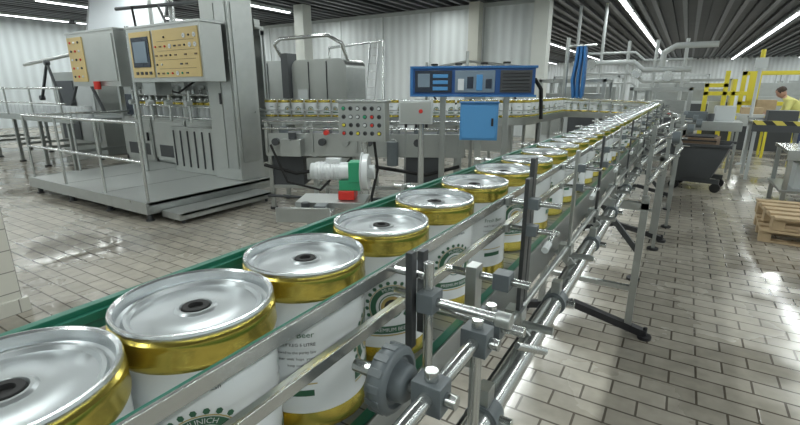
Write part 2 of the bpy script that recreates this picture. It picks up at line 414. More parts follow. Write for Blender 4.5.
def stand(Y,x0=-.74,x1=-.08):
    for x in (x0+.08,x1-.04):
        c.box(x-.02,x+.02,Y-.02,Y+.02,.06,.90,STEEL)
        c.cyl((x,Y,.02),(x,Y,.08),.011,STEELB,10)
    c.box(x0+.06,x1-.02,Y-.02,Y+.02,.82,.86,STEEL)
    c.box(x0+.06,x1-.02,Y-.015,Y+.015,.30,.33,STEEL)
    c.beam((x1-.04,Y,.55),(KX+.1,Y,.83),.03,.03,STEELD)
    c.beam((x0-.05,Y,.035),(KX,Y,.13),.05,.045,BLACK); c.beam((x1+.06,Y,.035),(KX,Y,.13),.05,.045,BLACK)
    for x in (x0-.05,x1+.06):
        c.cyl((x,Y,0),(x,Y,.022),.04,BLACK,16); c.cyl((x,Y,.02),(x,Y,.075),.012,BLACK,10)
for Y in (.2,2.93,5.1,7.4): stand(Y)
for s2 in (13.0,14.6,16.0,17.4):
    if s2<plen-.2:
        p=pat(s2)
        for dx in (-.12,.12):
            c.box(p.x+dx-.02,p.x+dx+.02,p.y-.02,p.y+.02,0,ZR-.1,STEEL)
        c.box(p.x-.14,p.x+.14,p.y-.018,p.y+.018,.3,.34,STEEL)
for dx,z,r in ((0,1.19,.014),(.07,1.12,.014),(.0,.98,.02),(.07,.86,.02)):
    c.tube([(-.22+dx,3.6,z),(-.16+dx,4.6,z),(-.08+dx,5.4,z),(-.04+dx,6.0,z),(-.06+dx,6.7,z),(-.15+dx,7.3,z),(-.26+dx*.5,8.0,z)],r,STEELB,12)
for (x,y) in ((-.17,3.9),(-.08,4.8),(-.0,5.7),(-.02,6.6),(-.13,7.4)):
    c.box(x-.015,x+.015,y-.02,y+.02,0,1.24,STEEL); c.cyl((x-.1,y,1.16),(x+.17,y,1.16),.011,STEELB,10)
    c.cyl((x+.12,y-.02,1.16),(x+.17,y-.02,1.16),.045,GPLAST,16); c.cyl((x-.05,y,.92),(x+.1,y,.92),.011,STEELB,10)
    c.cyl((x,y,0),(x,y,.02),.05,BLACK,14)
conv=c.done(bevel=.0012)

# ------------------------------------------------------------ platform + handrail
p=B('access_platform')
p.box(-8.2,-5.1,2.75,4.6,.20,.235,PANEL)
p.box(-8.2,-5.1,2.72,2.75,.10,.24,STEEL); p.box(-5.13,-5.1,2.75,4.6,.10,.24,STEEL); p.box(-8.22,-8.2,2.72,4.6,.1,.24,STEEL)
for x in (-8.1,-7.1,-6.1,-5.2):
    for y in (2.8,4.4): p.cyl((x,y,0),(x,y,.2),.03,STEELD,10); p.cyl((x,y,0),(x,y,.015),.05,STEELD,12)
p.box(-5.08,-4.72,2.9,4.3,.10,.125,PANEL); p.box(-4.74,-4.72,2.9,4.3,.05,.125,STEEL); p.box(-5.08,-4.72,2.88,2.9,.05,.125,STEEL)
for y in (2.95,4.2): p.cyl((-4.78,y,0),(-4.78,y,.06),.02,STEELD,8)
for x in (-7.2,-6.15): p.box(x,x+.008,2.76,4.58,.235,.237,STEELD)
for x in (-8.15,-7.15,-6.1,-5.15): p.cyl((x,2.78,.235),(x,2.78,1.14),.017,STEELB,12)
for z in (.70,1.14): p.tube([(-8.15,2.78,z),(-5.15,2.78,z)],.017,STEELB,12)
p.cyl((-8.15,3.4,.235),(-8.15,3.4,1.14),.017,STEELB,12)
p.tube([(-8.15,2.78,1.14),(-8.15,4.3,1.14)],.017,STEELB,12)
p.done(bevel=.003)

# ------------------------------------------------------------ filling machine
m=B('keg_filling_machine')
fx0,fx1,fy0,fy1=-9.1,-6.0,4.65,5.5
m.box(fx0,fx1,fy0,fy1,0,.30,STEEL)
for x in (fx0,-8.1,-7.1,fx1-.08):
    for y in (fy0,fy1-.08):
        m.box(x,x+.08,y,y+.08,0,2.42,STEEL)
m.box(fx0,-5.24,fy0-.01,fy0+.09,2.34,2.44,PANEL); m.box(fx0,fx1,fy1-.09,fy1,2.34,2.44,PANEL)
m.box(fx0,fx1,fy0,fy1,2.44,2.48,PANEL)
m.box(fx0,fx1,fy0-.005,fy0+.085,1.62,1.74,PANEL)
m.box(fx0,fx1,fy1-.05,fy1-.02,.3,2.34,PANEL)
for i,(a,bb) in enumerate(((fx0+.1,-8.12),(-8.0,-7.12),(-7.0,-6.1),(-6.05,-5.82))):
    m.box(a,bb,fy0-.02,fy0+.01,.26,.98,PANEL); m.box(a+.03,bb-.03,fy0-.03,fy0-.019,.30,.94,PANEL)
    m.box(a+.1,bb-.1,fy0-.035,fy0-.029,.34,.55,STEELD); m.box(bb-.12,bb-.09,fy0-.06,fy0-.03,.6,.75,BLACK)
    m.box(a,bb,fy0,fy0+.03,.98,1.02,STEEL)
m.box(fx0+.1,fx1-.1,4.85,5.3,1.50,1.62,STEEL); m.box(fx0+.1,fx1-.1,4.8,5.35,.98,1.03,STEEL)
for i in range(14):
    x=fx0+.22+i*.205
    m.cyl((x,4.95,1.34),(x,4.95,1.52),.028,STEELB,10); m.lathe([(.028,.10),(.05,.09),(.085,.03),(.09,0),(.07,0),(.02,.03)],STEELB,18,T=TR(x,4.95,1.30))
    m.cyl((x,4.95,1.03),(x,4.95,1.24),.085,WHITE,16); m.cyl((x,4.95,1.24),(x,4.95,1.28),.088,GOLD,16)
    m.cyl((x,4.78,1.53),(x,4.85,1.53),.035,LGREY,10); m.cyl((x,4.9,1.62),(x,4.9,1.9),.018,STEEL,8)
m.box(fx0+.1,fx1-.1,4.85,5.3,1.88,2.05,LGREY)
m.box(-5.80,-5.24,4.2,4.61,.24,2.75,PANEL); m.box(-5.77,-5.50,4.185,4.2,.4,2.6,PANEL); m.box(-5.48,-5.27,4.185,4.2,.4,2.6,STEEL)
m.box(-5.24,-5.225,4.25,4.56,.5,2.6,STEEL); m.box(-5.53,-5.50,4.165,4.185,1.3,1.45,BLACK)
m.box(-5.70,-5.58,4.175,4.186,1.9,2.1,WHITE)
m.box(-6.9,-5.82,4.25,4.3,.24,.9,PANEL); m.box(-6.9,-5.82,4.24,4.31,.9,.94,STEEL)
for i in range(6): m.box(-6.85+i*.18,-6.83+i*.18,4.235,4.25,.32,.88,STEELD)
for z in (1.08,1.25,1.42): m.tube([(-7.9,4.27,z),(-5.8,4.27,z)],.014,STEELB,10)
for x in (-7.8,-7.3,-6.8,-6.3): m.cyl((x,4.22,1.02),(x,4.22,1.48),.022,STEELB,10); m.cyl((x,4.15,1.30),(x,4.25,1.30),.04,LGREY,12)
def hmi(x0,x1,z0,z1,y):
    m.box(x0,x1,y,y+.32,z0,z1,PANEL); m.box(x0-.02,x1+.02,y-.01,y+.34,z1,z1+.03,STEEL)
hmi(-6.95,-5.28,1.60,2.32,3.80)
m.box(-6.30,-5.32,3.785,3.80,1.66,2.27,HMI); m.box(-6.88,-6.36,3.785,3.80,1.66,2.27,HMI)
m.box(-6.83,-6.41,3.775,3.786,1.80,2.20,SCREEN); m.box(-6.78,-6.46,3.768,3.776,1.86,2.14,SCRB)
for i in range(4): m.box(-6.80+i*.11,-6.74+i*.11,3.777,3.786,1.70,1.74,BLACK)
random.seed(3)
for i in range(9):
    for j in range(5):
        x=-6.25+i*.108; z=1.71+j*.115
        r=random.random()
        if r<.30: m.cyl((x,3.77,z),(x,3.786,z),.013,random.choice((RED,MGREEN,BLACK,WHITE,BLACK)),10)
        elif r<.60: m.box(x-.025,x+.025,3.777,3.786,z-.010,z+.010,random.choice((BLACK,DGREY,CARD)))
        elif r<.75: m.cyl((x,3.778,z),(x,3.786,z),.03,WHITE,16); m.cyl((x,3.774,z),(x,3.778,z),.006,BLACK,8)
for z in (1.77,1.885,2.0,2.12): m.box(-6.22,-5.4,3.782,3.786,z-.002,z+.002,CARD)
hmi(-8.75,-7.30,1.55,2.35,3.80)
m.box(-8.72,-8.25,3.785,3.8,1.62,2.30,HMI); m.box(-8.15,-7.35,3.785,3.8,1.62,2.30,PANEL)
for j in range(5):
    for i in range(3): m.cyl((-8.62+i*.13,3.77,1.70+j*.13),(-8.62+i*.13,3.786,1.70+j*.13),.018,(BLACK,RED,WHITE)[(i+j)%3],10)
for x in (-8.4,-7.6,-6.7,-5.6): m.box(x,x+.06,4.0,4.66,2.32,2.38,STEEL)
m.box(-6.8,-6.5,3.85,4.1,1.42,1.60,STEEL); m.cyl((-7.9,3.75,1.5),(-7.9,3.75,1.62),.05,RED,14)
m.cyl((-7.2,3.95,.24),(-7.2,3.95,2.4),.03,STEELB,12)
m.tube([(-7.5,4.9,2.48),(-7.5,4.9,3.0),(-7.2,4.9,3.2),(-5.9,4.9,3.2),(-5.75,4.9,3.3),(-5.75,4.9,4.18)],.05,STEELB,14)
m.tube([(-6.2,5.2,2.48),(-6.2,5.2,4.18)],.035,STEEL,12)
m.tube([(-8.6,5.2,2.48),(-8.6,5.2,4.18)],.035,STEEL,12)
m.tube([(-9,4.8,2.9),(-5.3,4.8,2.75)],.03,STEELD,10)
m.tube([(-7.9,4.5,2.4),(-7.6,4.3,2.75),(-6.9,4.3,2.7),(-6.4,4.1,2.36)],.018,RUBBER,8)
m.tube([(-7.0,4.5,1.7),(-6.9,4.2,1.5),(-6.5,4.2,1.45),(-6.0,4.3,1.7)],.015,RUBBER,8)
m.cyl((-5.5,4.4,2.75),(-5.5,4.4,2.95),.04,RED,14); m.cyl((-5.5,4.4,2.95),(-5.5,4.4,3.05),.04,YEL,14)
m.done(bevel=.004)

m=B('depalletizing_machine')
m.box(-14.5,-9.4,3.9,4.0,.9,1.02,STEEL); m.box(-14.5,-9.4,4.9,5.0,.9,1.02,STEEL); m.box(-14.5,-9.4,4.0,4.9,.93,.97,CHAIN)
for x in (-14.4,-13.2,-12,-10.8,-9.6):
    for y in (3.95,4.95): m.box(x-.03,x+.03,y-.03,y+.03,0,.9,STEEL); m.cyl((x,y,0),(x,y,.03),.06,BLACK,10)
    m.box(x-.02,x+.02,3.95,4.95,.35,.4,STEEL)
    m.cyl((x,3.88,1.0),(x,3.88,1.55),.018,STEELB,8)
m.tube([(-14.4,3.88,1.52),(-9.4,3.88,1.52)],.018,STEELB,8); m.tube([(-14.4,3.88,1.25),(-9.4,3.88,1.25)],.018,STEELB,8)
for i in range(20): m.cyl((-14+i*.22,4.4,.97),(-14+i*.22,4.4,1.18),.09,WHITE,14)
m.box(-13.6,-11.4,5.4,6.4,0,1.9,PANEL); m.box(-13.4,-12.5,5.38,5.4,.3,1.7,DARKIN); m.box(-12.4,-11.6,5.38,5.4,.3,1.7,LGREY)
m.box(-10.9,-9.6,5.6,6.6,0,1.55,STEEL); m.box(-10.7,-9.8,5.58,5.6,.9,1.4,SCREEN)
m.tube([(-14.4,5.2,2.1),(-11.15,5.2,2.3),(-9.3,5.2,2.1)],.04,STEEL,10)
for (a,bb) in (((-10.6,5.1,1.0),(-11.3,5.1,2.0)),((-11.3,5.1,2.0),(-12.0,5.1,1.2)),((-12.4,5.1,1.0),(-12.9,5.1,2.1)),((-12.9,5.1,2.1),(-13.5,5.1,1.3))):
    m.beam(a,bb,.05,.05,STEELD); m.cyl(Vector(bb)+Vector((0,-.05,0)),Vector(bb)+Vector((0,.05,0)),.06,STEELD,12)
m.done(bevel=.004)
m=B('plastic_guard_sheet')
T=TR(-12.9,7.0,2.95)@RZ(20)@RX(-10)@RY(8)
m.box(-1.15,1.15,-.012,.012,-.75,.95,SHEET,T)
for x in (-1.15,1.15): m.box(x-.02,x+.02,-.03,.03,-.85,.97,ALU,T)
m.box(-1.15,1.15,-.03,.03,-.77,-.73,ALU,T)
m.cyl((-13.9,6.8,0),(-13.9,6.8,2.5),.03,STEEL,10); m.cyl((-11.9,7.3,0),(-11.9,7.3,2.5),.03,STEEL,10)
m.done()

m=B('pasteurizer_tunnel')
for (x0,x1) in ((-9.75,-8.15),(-7.9,-6.3)):
    n=10
    pts=[(x0,.3),(x0,1.95)]
    for i in range(n+1):
        a=math.pi/2*i/n; pts.append((x0+.2-.2*math.cos(a),1.95+.2*math.sin(a)))
    for i in range(n+1):
        a=math.pi/2*i/n; pts.append((x1-.2+.2*math.sin(a),1.95+.2*math.cos(a)))
    pts+= [(x1,1.95),(x1,.3)]
    A=[m.v((q[0],8.0,q[1])) for q in pts]; C=[m.v((q[0],8.7,q[1])) for q in pts]
    for i in range(len(pts)-1): m.f([A[i],A[i+1],C[i+1],C[i]],STEEL,True)
    m.f(A,PANEL); m.f(C[::-1],PANEL); m.f([A[0],C[0],C[-1],A[-1]],STEEL)
    for k in (0.33,.66):
        x=x0+(x1-x0)*k; m.box(x-.006,x+.006,7.98,8.0,.35,2.1,STEELD)
    m.box(x0+.2,x0+.5,7.96,8.0,1.2,1.5,LGREY)
    for x in (x0+.1,x1-.1):
        for y in (8.1,8.6): m.cyl((x,y,0),(x,y,.3),.05,STEELD,10)
m.tube([(-8.3,8.2,2.1),(-8.3,7.9,2.5),(-8.0,7.8,2.6),(-6.6,7.8,2.6),(-6.4,8.0,2.45),(-6.4,8.2,2.1)],.04,STEELB,12)
m.tube([(-7.0,8.3,2.1),(-7.0,8.3,2.4),(-5.4,8.1,2.45),(-5.4,8.1,0)],.03,STEELB,10)
m.box(-8.13,-7.92,7.9,8.2,1.3,2.3,DGREY)
m.done()
# valve and pipe station between the tanks and the column
m=B('valve_station')
for x,h in ((-5.2,2.1),(-4.7,1.9),(-4.2,2.3),(-3.6,2.0),(-3.1,1.9)):
    m.cyl((x,9.6,0),(x,9.6,h),.035,STEEL,10)
m.tube([(-5.4,9.6,1.75),(-3.0,9.6,1.75)],.05,STEELB,12); m.tube([(-5.3,9.7,1.95),(-4.2,9.7,2.1),(-3.0,9.7,1.95)],.03,STEEL,10)
for x in (-5.0,-4.4,-3.8,-3.3):
    m.cyl((x,9.45,1.75),(x,9.6,1.75),.09,STEELD,14); m.cyl((x,9.6,1.8),(x,9.6,2.02),.05,LGREY,12); m.cyl((x,9.6,2.02),(x,9.6,2.06),.08,BLACK,14)
m.box(-5.15,-4.75,9.3,9.5,1.35,1.65,LGREY); m.box(-4.1,-3.7,9.3,9.5,1.3,1.6,PANEL); m.box(-5.3,-3.0,9.3,9.7,.9,.96,STEEL)
m.box(-5.2,-3.1,9.35,9.65,.2,.9,PANEL)
m.tube([(-4.9,9.4,1.35),(-4.7,9.3,1.15),(-4.3,9.3,1.2),(-3.9,9.4,1.3)],.022,RUBBER,8)
m.tube([(-3.3,9.5,1.7),(-3.0,9.3,1.4),(-2.9,9.4,1.0)],.022,RUBBER,8)
m.done(bevel=.003)
m=B('aluminium_ladder')
for dx in (-.2,.2): m.beam((-10.3+dx,14.3,0),(-10.3+dx,14.85,3.3),.04,.07,ALU)
for i in range(11):
    t=(i+.5)/11.5; m.cyl((-10.5,14.3+.55*t,3.3*t),(-10.1,14.3+.55*t,3.3*t),.016,ALU,8)
m.done()

m=B('keg_rinsing_machine')
m.at((-3.65,4.68,0),27)
m.box(-1.0,1.45,-.35,.35,.78,.84,STEEL); m.box(-1.0,1.45,-.37,-.35,.70,.98,PANEL)
m.box(-1.0,1.45,-.30,.30,.84,.95,DARKIN)
for x in (-.97,-.4,.15,.75,1.4):
    for y in (-.3,.3): m.box(x-.025,x+.025,y-.025,y+.025,0,.8,STEEL); m.cyl((x,y,0),(x,y,.03),.05,BLACK,10)
    m.box(x-.02,x+.02,-.3,.3,.28,.32,STEEL)
    m.box(x-.015,x+.015,-.40,-.37,.75,1.14,STEEL)
m.box(-1.0,1.4,-.32,-.28,.28,.32,STEEL)
m.tube([(-1.0,-.41,1.13),(1.45,-.41,1.13)],.014,STEELB,10); m.tube([(-1.0,-.41,1.04),(1.45,-.41,1.04)],.012,STEELB,10)
for i in range(8):
    x=-.85+i*.29
    m.cyl((x,-.1,.95),(x,-.1,1.04),.06,STEELB if i%2 else GPLAST,16); m.cyl((x,-.1,1.04),(x,-.1,1.1),.03,STEEL,12)
    m.cyl((x,-.44,.88),(x,-.37,.88),.045,STEEL if i%2 else STEELD,14)
m.box(-.75,-.5,-.55,-.37,.72,.92,STEEL); m.cyl((-.62,-.46,.92),(-.62,-.46,1.0),.05,STEELD,14)
m.cyl((.6,-.5,.62),(.6,-.5,.9),.07,GPLAST,18); m.cyl((-.2,-.5,1.0),(-.2,-.42,1.0),.03,RED,12)
m.tube([(-1.0,-.45,.6),(-.6,-.45,.5),(.2,-.45,.62),(1.0,-.45,.5),(1.4,-.4,.6)],.022,RUBBER,8)
m.tube([(-.9,-.46,.85),(-.7,-.5,.4),(-.3,-.48,.3),(.1,-.45,.7)],.016,RUBBER,8)
m.tube([(-1.0,-.4,.2),(0,-.4,.16),(1.3,-.4,.22)],.02,STEELD,8)
m.box(-.5,.1,-.34,-.2,.40,.68,PANEL); m.box(.75,1.2,-.34,-.2,.38,.7,DGREY); m.box(-.95,-.55,-.3,.1,.32,.72,DGREY)
m.done(bevel=.003)

m=B('push_button_control_box'); m.at((-2.72,3.72,0),20)
m.box(-.24,.24,-.09,.09,1.00,1.38,PANEL); m.box(-.225,.225,-.1,-.09,1.015,1.365,STEEL); m.box(-.26,.26,-.11,.1,1.38,1.395,STEEL)
random.seed(5)
for j in range(4):
    for i in range(6):
        x=-.18+i*.072; z=1.32-j*.08
        m.cyl((x,-.12,z),(x,-.1,z),.014,random.choice((RED,BLACK,BLACK,YEL,MGREEN,WHITE,LBLACK)),12); m.cyl((x,-.104,z),(x,-.099,z),.022,STEELD,12)
m.cyl((0,0,.03),(0,0,1.0),.035,STEELB,14); m.box(-.2,.2,-.2,.2,0,.03,STEEL)
m.tube([(.1,0,1.0),(.12,.05,.7),(.05,.05,.4),(.1,.05,.05)],.015,RUBBER,8)
m.done(bevel=.003)
m=B('junction_box'); m.at((-2.20,3.86,0),25)
m.box(-.16,.16,-.07,.07,1.18,1.40,LGREY); m.box(-.145,.145,-.078,-.07,1.195,1.385,PANEL)
for x in (-.1,0,.1): m.cyl((x,0,1.14),(x,0,1.18),.014,BLACK,8)
m.cyl((.05,-.09,1.3),(.05,-.078,1.3),.02,RED,10)
m.cyl((.05,0,.03),(.05,0,1.18),.03,STEELB,12); m.cyl((.05,0,0),(.05,0,.03),.10,STEEL,20); m.done(bevel=.003)

m=B('inspection_unit'); m.at((-1.90,4.50,0),22)
w=.60
m.box(-w,w,-.2,.2,1.45,1.70,BLUE)
m.box(-w-.02,w+.02,-.215,.21,1.70,1.722,BTRIM); m.box(-w-.02,w+.02,-.215,.21,1.428,1.45,BTRIM)
m.box(-w-.02,-w+.01,-.215,.21,1.45,1.70,BTRIM)
m.box(-w+.03,-.2,-.212,-.2,1.47,1.68,SCREEN); m.box(-w+.06,-.42,-.22,-.211,1.52,1.65,SCRB)
for i in range(3): m.box(-.39,-.24,-.22,-.211,1.49+i*.06,1.525+i*.06,LBLUE)
m.box(-.17,.22,-.212,-.2,1.47,1.68,SCRB)
for i in range(4): m.box(-.14+i*.09,-.08+i*.09,-.22,-.211,1.49+.02*(i%2),1.60+.02*(i%3),(WHITE,SCREEN,LBLUE,SCREEN)[i])
m.box(.27,w-.03,-.212,-.2,1.47,1.68,STEELD)
for i in range(6): m.box(.29,w-.05,-.217,-.211,1.485+i*.032,1.498+i*.032,BLACK)
m.tube([(w+.02,0,1.6),(w+.1,.1,1.5),(w+.12,.1,1.2)],.02,RUBBER,8)
for x in (-.3,.35):
    m.box(x-.03,x+.03,-.03,.03,.03,1.43,STEEL); m.box(x-.12,x+.12,-.2,.2,0,.03,STEEL)
m.done(bevel=.006)
m=B('blue_cabinet'); m.at((-1.62,4.02,0),22)
m.box(-.17,.17,-.12,.08,1.05,1.38,LBLUE); m.box(-.155,.155,-.13,-.12,1.065,1.365,LBLUE); m.box(.11,.13,-.14,-.13,1.18,1.25,BLACK)
m.box(-.18,.18,-.14,.09,1.38,1.392,BTRIM)
m.box(-.03,.03,-.03,.03,.03,1.05,STEEL); m.box(-.12,.12,-.12,.08,0,.03,STEEL)
m.done(bevel=.004)

m=B('labelling_unit'); m.at((-1.95,2.45,.02),28)
m.cyl((-.22,0,.93),(.02,0,.93),.062,WHITE,24); m.cyl((-.25,0,.93),(-.22,0,.93),.055,LGREY,24)
for i in range(8): m.cyl((-.20+i*.022,0,.93),(-.192+i*.022,0,.93),.067,WHITE,24)
m.box(-.14,-.04,-.03,.03,.985,1.02,WHITE)
m.box(.02,.11,-.06,.06,.86,1.0,MGREEN); m.box(-.05,.1,-.05,.05,.80,.87,MGREEN)
m.cyl((.12,-.03,.93),(.16,-.03,.93),.125,WHITE,32); m.cyl((.16,-.03,.93),(.20,-.03,.93),.05,LGREY,24); m.cyl((.11,-.03,.93),(.12,-.03,.93),.135,LGREY,32)
m.box(-.05,.06,-.08,.08,.74,.80,RED)
m.box(-.34,.14,-.14,.14,.70,.735,STEEL); m.box(-.42,-.06,-.30,-.14,.66,.70,STEELB); m.box(-.42,-.06,-.31,-.30,.64,.74,STEEL)
m.cyl((-.25,-.2,.70),(-.25,-.2,.75),.03,STEELD,14); m.box(-.18,-.1,-.26,-.17,.70,.74,GPLAST)
m.box(-.02,.03,-.02,.03,.01,.70,STEELB); m.box(-.34,.2,-.2,.2,-.02,.01,STEEL); m.box(-.30,-.26,-.02,.02,.01,.70,STEEL)
m.done(bevel=.003)

m=B('blue_hose_bundle')
for i in range(9):
    dx=(i%3-1)*.07; dy=(i//3-1)*.07; z0=1.25+.12*random.random()
    m.tube([(-2.1+dx,11+dy,2.4),(-2.1+dx*1.3,11+dy,2.1),(-2.12+dx*1.6,11+dy*1.3,1.7),(-2.1+dx*1.2,11+dy,z0)],.032,BTRIM,8)
m.cyl((-2.4,11,2.42),(-1.8,11,2.42),.03,STEEL,10); m.cyl((-2.4,11,0),(-2.4,11,2.6),.045,STEEL,12); m.cyl((-2.4,11,0),(-2.4,11,.03),.15,STEEL,16)
m.done()

m=B('pipe_rack')
for x in (-3.4,-2.6,-1.8,-1.0,-.2):
    m.cyl((x,17,0),(x,17,3.0 if x>-2 else H-.01),.05,LGREY,10)
for z,r in ((2.0,.05),(2.35,.08),(2.65,.04),(1.7,.035)): m.tube([(-3.5,17,z),(-1.6,17,z),(-1.3,17,z-.25),(0,17,z-.25)],r,LGREY,12)
for x,z in ((-2.9,2.3),(-1.5,2.0),(-.6,1.9)): m.cyl((x,16.8,z),(x,17.1,z),.16,STEELB,16)
m.tube([(-.8,17,2.2),(-.8,17,2.6),(-.5,17,2.8),(.6,17,2.8)],.09,LGREY,12)
m.done()
def packer(name,x,y,w,d,h,c1,c2):
    m=B(name); m.at((x,y,0))
    m.box(0,w,0,d,0,h*.55,c1)
    for a in (0,w-.08):
        for q2 in (0,d-.08): m.box(a,a+.08,q2,q2+.08,0,h,c2)
    m.box(0,w,0,.08,h-.08,h,c2); m.box(0,w,d-.08,d,h-.08,h,c2); m.box(0,.08,0,d,h-.08,h,c2); m.box(w-.08,w,0,d,h-.08,h,c2)
    m.box(.12,w-.12,.3,d-.2,h*.55,h*.8,STEEL); m.box(w*.1,w*.4,-.03,0,h*.2,h*.5,PANEL); m.box(w*.5,w*.9,-.03,0,h*.15,h*.5,DGREY)
    m.cyl((w*.3,d*.3,h*.8),(w*.3,d*.3,h*.98),.08,c2,14); m.cyl((w*.7,-.05,h*.6),(w*.7,0,h*.6),.05,RED,12)
    m.done(bevel=.005)
packer('packing_machine',-3.3,12.2,1.6,1.2,1.75,LGREY,STEEL)
packer('packing_machine',-1.2,12.5,1.3,1.2,1.55,DGREY,STEEL)
packer('packing_machine',-4.6,19,2.4,1.5,2.0,PANEL,LGREY)
packer('packing_machine',-1.2,22,2.6,1.5,1.9,LGREY,STEEL)
packer('shrink_wrapper',2.4,24,3.2,2,2.2,PANEL,LGREY)
packer('shrink_wrapper',-2.6,30,3.5,2,2.3,LGREY,LGREY)
packer('shrink_wrapper',4.6,36,3.5,2,2.5,LGREY,STEEL)
m=B('palletizer')
for (x,y) in ((.35,14.3),(.75,14.3),(1.15,15),(2.4,15)):
    m.box(x,x+.10,y,y+.10,0,1.95 if x>.5 else 1.65,YEL)
m.box(.35,1.25,14.3,14.38,1.35,1.45,YEL); m.box(.35,.85,14.3,14.4,1.55,1.65,YEL); m.box(1.15,2.5,15,15.1,1.85,1.95,YEL)
m.box(1.15,2.5,15,15.1,1.1,1.2,YEL); m.box(.3,2.4,14.5,15.0,.6,.85,LGREY); m.box(.4,2.3,14.42,14.5,0,.6,DGREY)
m.box(.93,1.02,14.3,14.9,.85,1.75,YEL); m.box(1.3,1.55,14.95,15.0,1.2,1.95,YEL)
for x in (.6,1.1,1.4,1.8): m.cyl((x,14.5,.85),(x,14.9,.85),.04,STEELB,10)
m.box(.5,.8,14.5,14.8,.85,1.2,LGREY); m.box(1.5,1.9,14.5,14.8,.85,1.25,WOOD)
m.done(bevel=.006)
m=B('safety_post'); m.cyl((1.15,11.6,0),(1.15,11.6,2.1),.03,LGREY,12); m.cyl((1.15,11.6,0),(1.15,11.6,.02),.1,LGREY,14); m.box(1.05,1.25,11.57,11.63,1.9,2.1,LGREY); m.cyl((1.15,11.6,2.1),(1.15,11.6,2.25),.04,YEL,12); m.done()
m=B('jib_hoist'); m.box(2.45,2.58,12.0,12.13,0,2.05,YEL); m.box(1.9,3.4,12.02,12.11,1.93,2.05,YEL); m.beam((2.52,12.07,1.6),(2.95,12.07,1.95),.05,.05,YEL); m.cyl((2.52,12.07,0),(2.52,12.07,.03),.2,YEL,16)
m.box(2.9,3.1,11.95,12.2,1.70,1.93,DGREY); m.cyl((3.0,12.07,1.2),(3.0,12.07,1.75),.01,STEELD,6); m.done()
m=B('hazard_marked_conveyor')
m.box(1.0,2.4,9.6,9.66,.93,1.0,HAZ); m.box(1.0,2.4,9.66,10.3,.94,.98,STEEL); m.box(1.0,2.4,10.3,10.36,.88,1.02,STEEL)
m.box(1.0,2.4,9.6,9.66,.82,.93,DGREY)
for x in (1.05,1.7,2.35):
    for y in (9.65,10.3): m.box(x-.025,x+.025,y-.02,y+.02,0,.9,LGREY)
for i in range(10): m.cyl((1.08+i*.13,9.68,.96),(1.08+i*.13,10.3,.96),.03,STEELB,10)
m.box(1.2,1.6,9.8,10.1,.98,1.16,DGREY)
m.done(bevel=.003)
m=B('steel_work_table')
m.box(1.15,2.6,7.2,8.2,.74,.78,STEELB); m.box(1.15,2.6,7.18,7.2,.66,.78,STEEL); m.box(1.15,2.6,7.2,8.2,.25,.28,STEEL)
for x in (1.2,2.5):
    for y in (7.25,8.15): m.box(x-.025,x+.025,y-.025,y+.025,0,.74,STEEL)
m.box(1.3,1.8,7.4,7.9,.28,.6,LGREY); m.box(1.35,1.9,7.4,7.9,.78,.84,SHEET,None); m.cyl((2.1,7.6,.78),(2.1,7.6,.95),.1,STEEL,18)
m.done(bevel=.003)
m=B('crate_cart')
def loft(sec,mt):
    rings=[[m.v(p) for p in s2] for s2 in sec]
    for i in range(len(rings)-1):
        for k in range(4): m.f([rings[i][k],rings[i][(k+1)%4],rings[i+1][(k+1)%4],rings[i+1][k]],mt)
    m.f(rings[0][::-1],mt)
m.at((.30,8.4,0),-8)
loft([[(-.26,-.3,.20),(.20,-.3,.20),(.20,.3,.20),(-.26,.3,.20)],[(-.34,-.36,.45),(.30,-.36,.45),(.30,.36,.45),(-.34,.36,.45)],[(-.34,-.36,.70),(.38,-.36,.70),(.38,.36,.70),(-.34,.36,.70)],
      [(-.32,-.34,.70),(.36,-.34,.70),(.36,.34,.70),(-.32,.34,.70)],[(-.30,-.32,.5),(.26,-.32,.5),(.26,.32,.5),(-.30,.32,.5)]],DGREY)
m.box(-.28,.22,-.30,.30,.3,.5,DGREY)
m.box(-.37,.41,-.39,-.35,.68,.72,STEELD); m.box(-.37,.41,.35,.39,.68,.72,STEELD); m.box(-.37,-.33,-.39,.39,.68,.72,STEELD)
m.box(-.26,.20,-.28,.28,.5,.80,CARD); m.box(-.22,.16,-.24,.24,.80,.82,BLACK)
for z in (.58,.68,.76): m.box(-.265,.205,-.285,-.28,z-.01,z+.01,BLACK)
for y in (-.25,.27):
    m.box(-.3,.32,y-.03,y+.03,.13,.20,STEELD)
    for x in (-.26,.28): m.cyl((x,y-.03,.07),(x,y+.03,.07),.07,RUBBER,14)
m.tube([(-.36,-.3,.5),(-.48,-.3,.9),(-.48,.3,.9),(-.36,.3,.5)],.018,STEEL,8)
m.done(bevel=.004)
m=B('sorting_table')
m.box(-.1,.85,9.4,10.3,.93,.97,LGREY); m.box(-.1,.85,9.38,9.41,.82,.97,STEEL)
for x in (-.05,.8):
    for y in (9.45,10.25): m.box(x-.02,x+.02,y-.02,y+.02,0,.93,STEEL)
m.box(.0,.35,9.6,9.9,.97,1.12,GPLAST); m.box(.45,.75,9.7,10.1,.97,1.22,LGREY); m.cyl((.4,9.55,.97),(.4,9.55,1.1),.05,DGREY,12)
m.done(bevel=.003)
random.seed(11)
for k in range(2):
    m=B('wooden_pallet'); m.at((.84+.03*k+.6,6.02+.02*k,.147*k),(-3,4,-1)[k])
    for y in (-.40,-.2,0,.2,.40) : m.box(-.6,.6,y-.055,y+.055,.118,.142,WOOD)
    for x in (-.55,0,.55):
        m.box(x-.05,x+.05,-.4,.4,.096,.118,WOOD)
        for y in (-.35,0,.35): m.box(x-.05,x+.05,y-.05,y+.05,.022,.096,WOOD)
    for y in (-.35,0,.35): m.box(-.6,.6,y-.05,y+.05,0,.022,WOOD)
    m.done(bevel=.003)

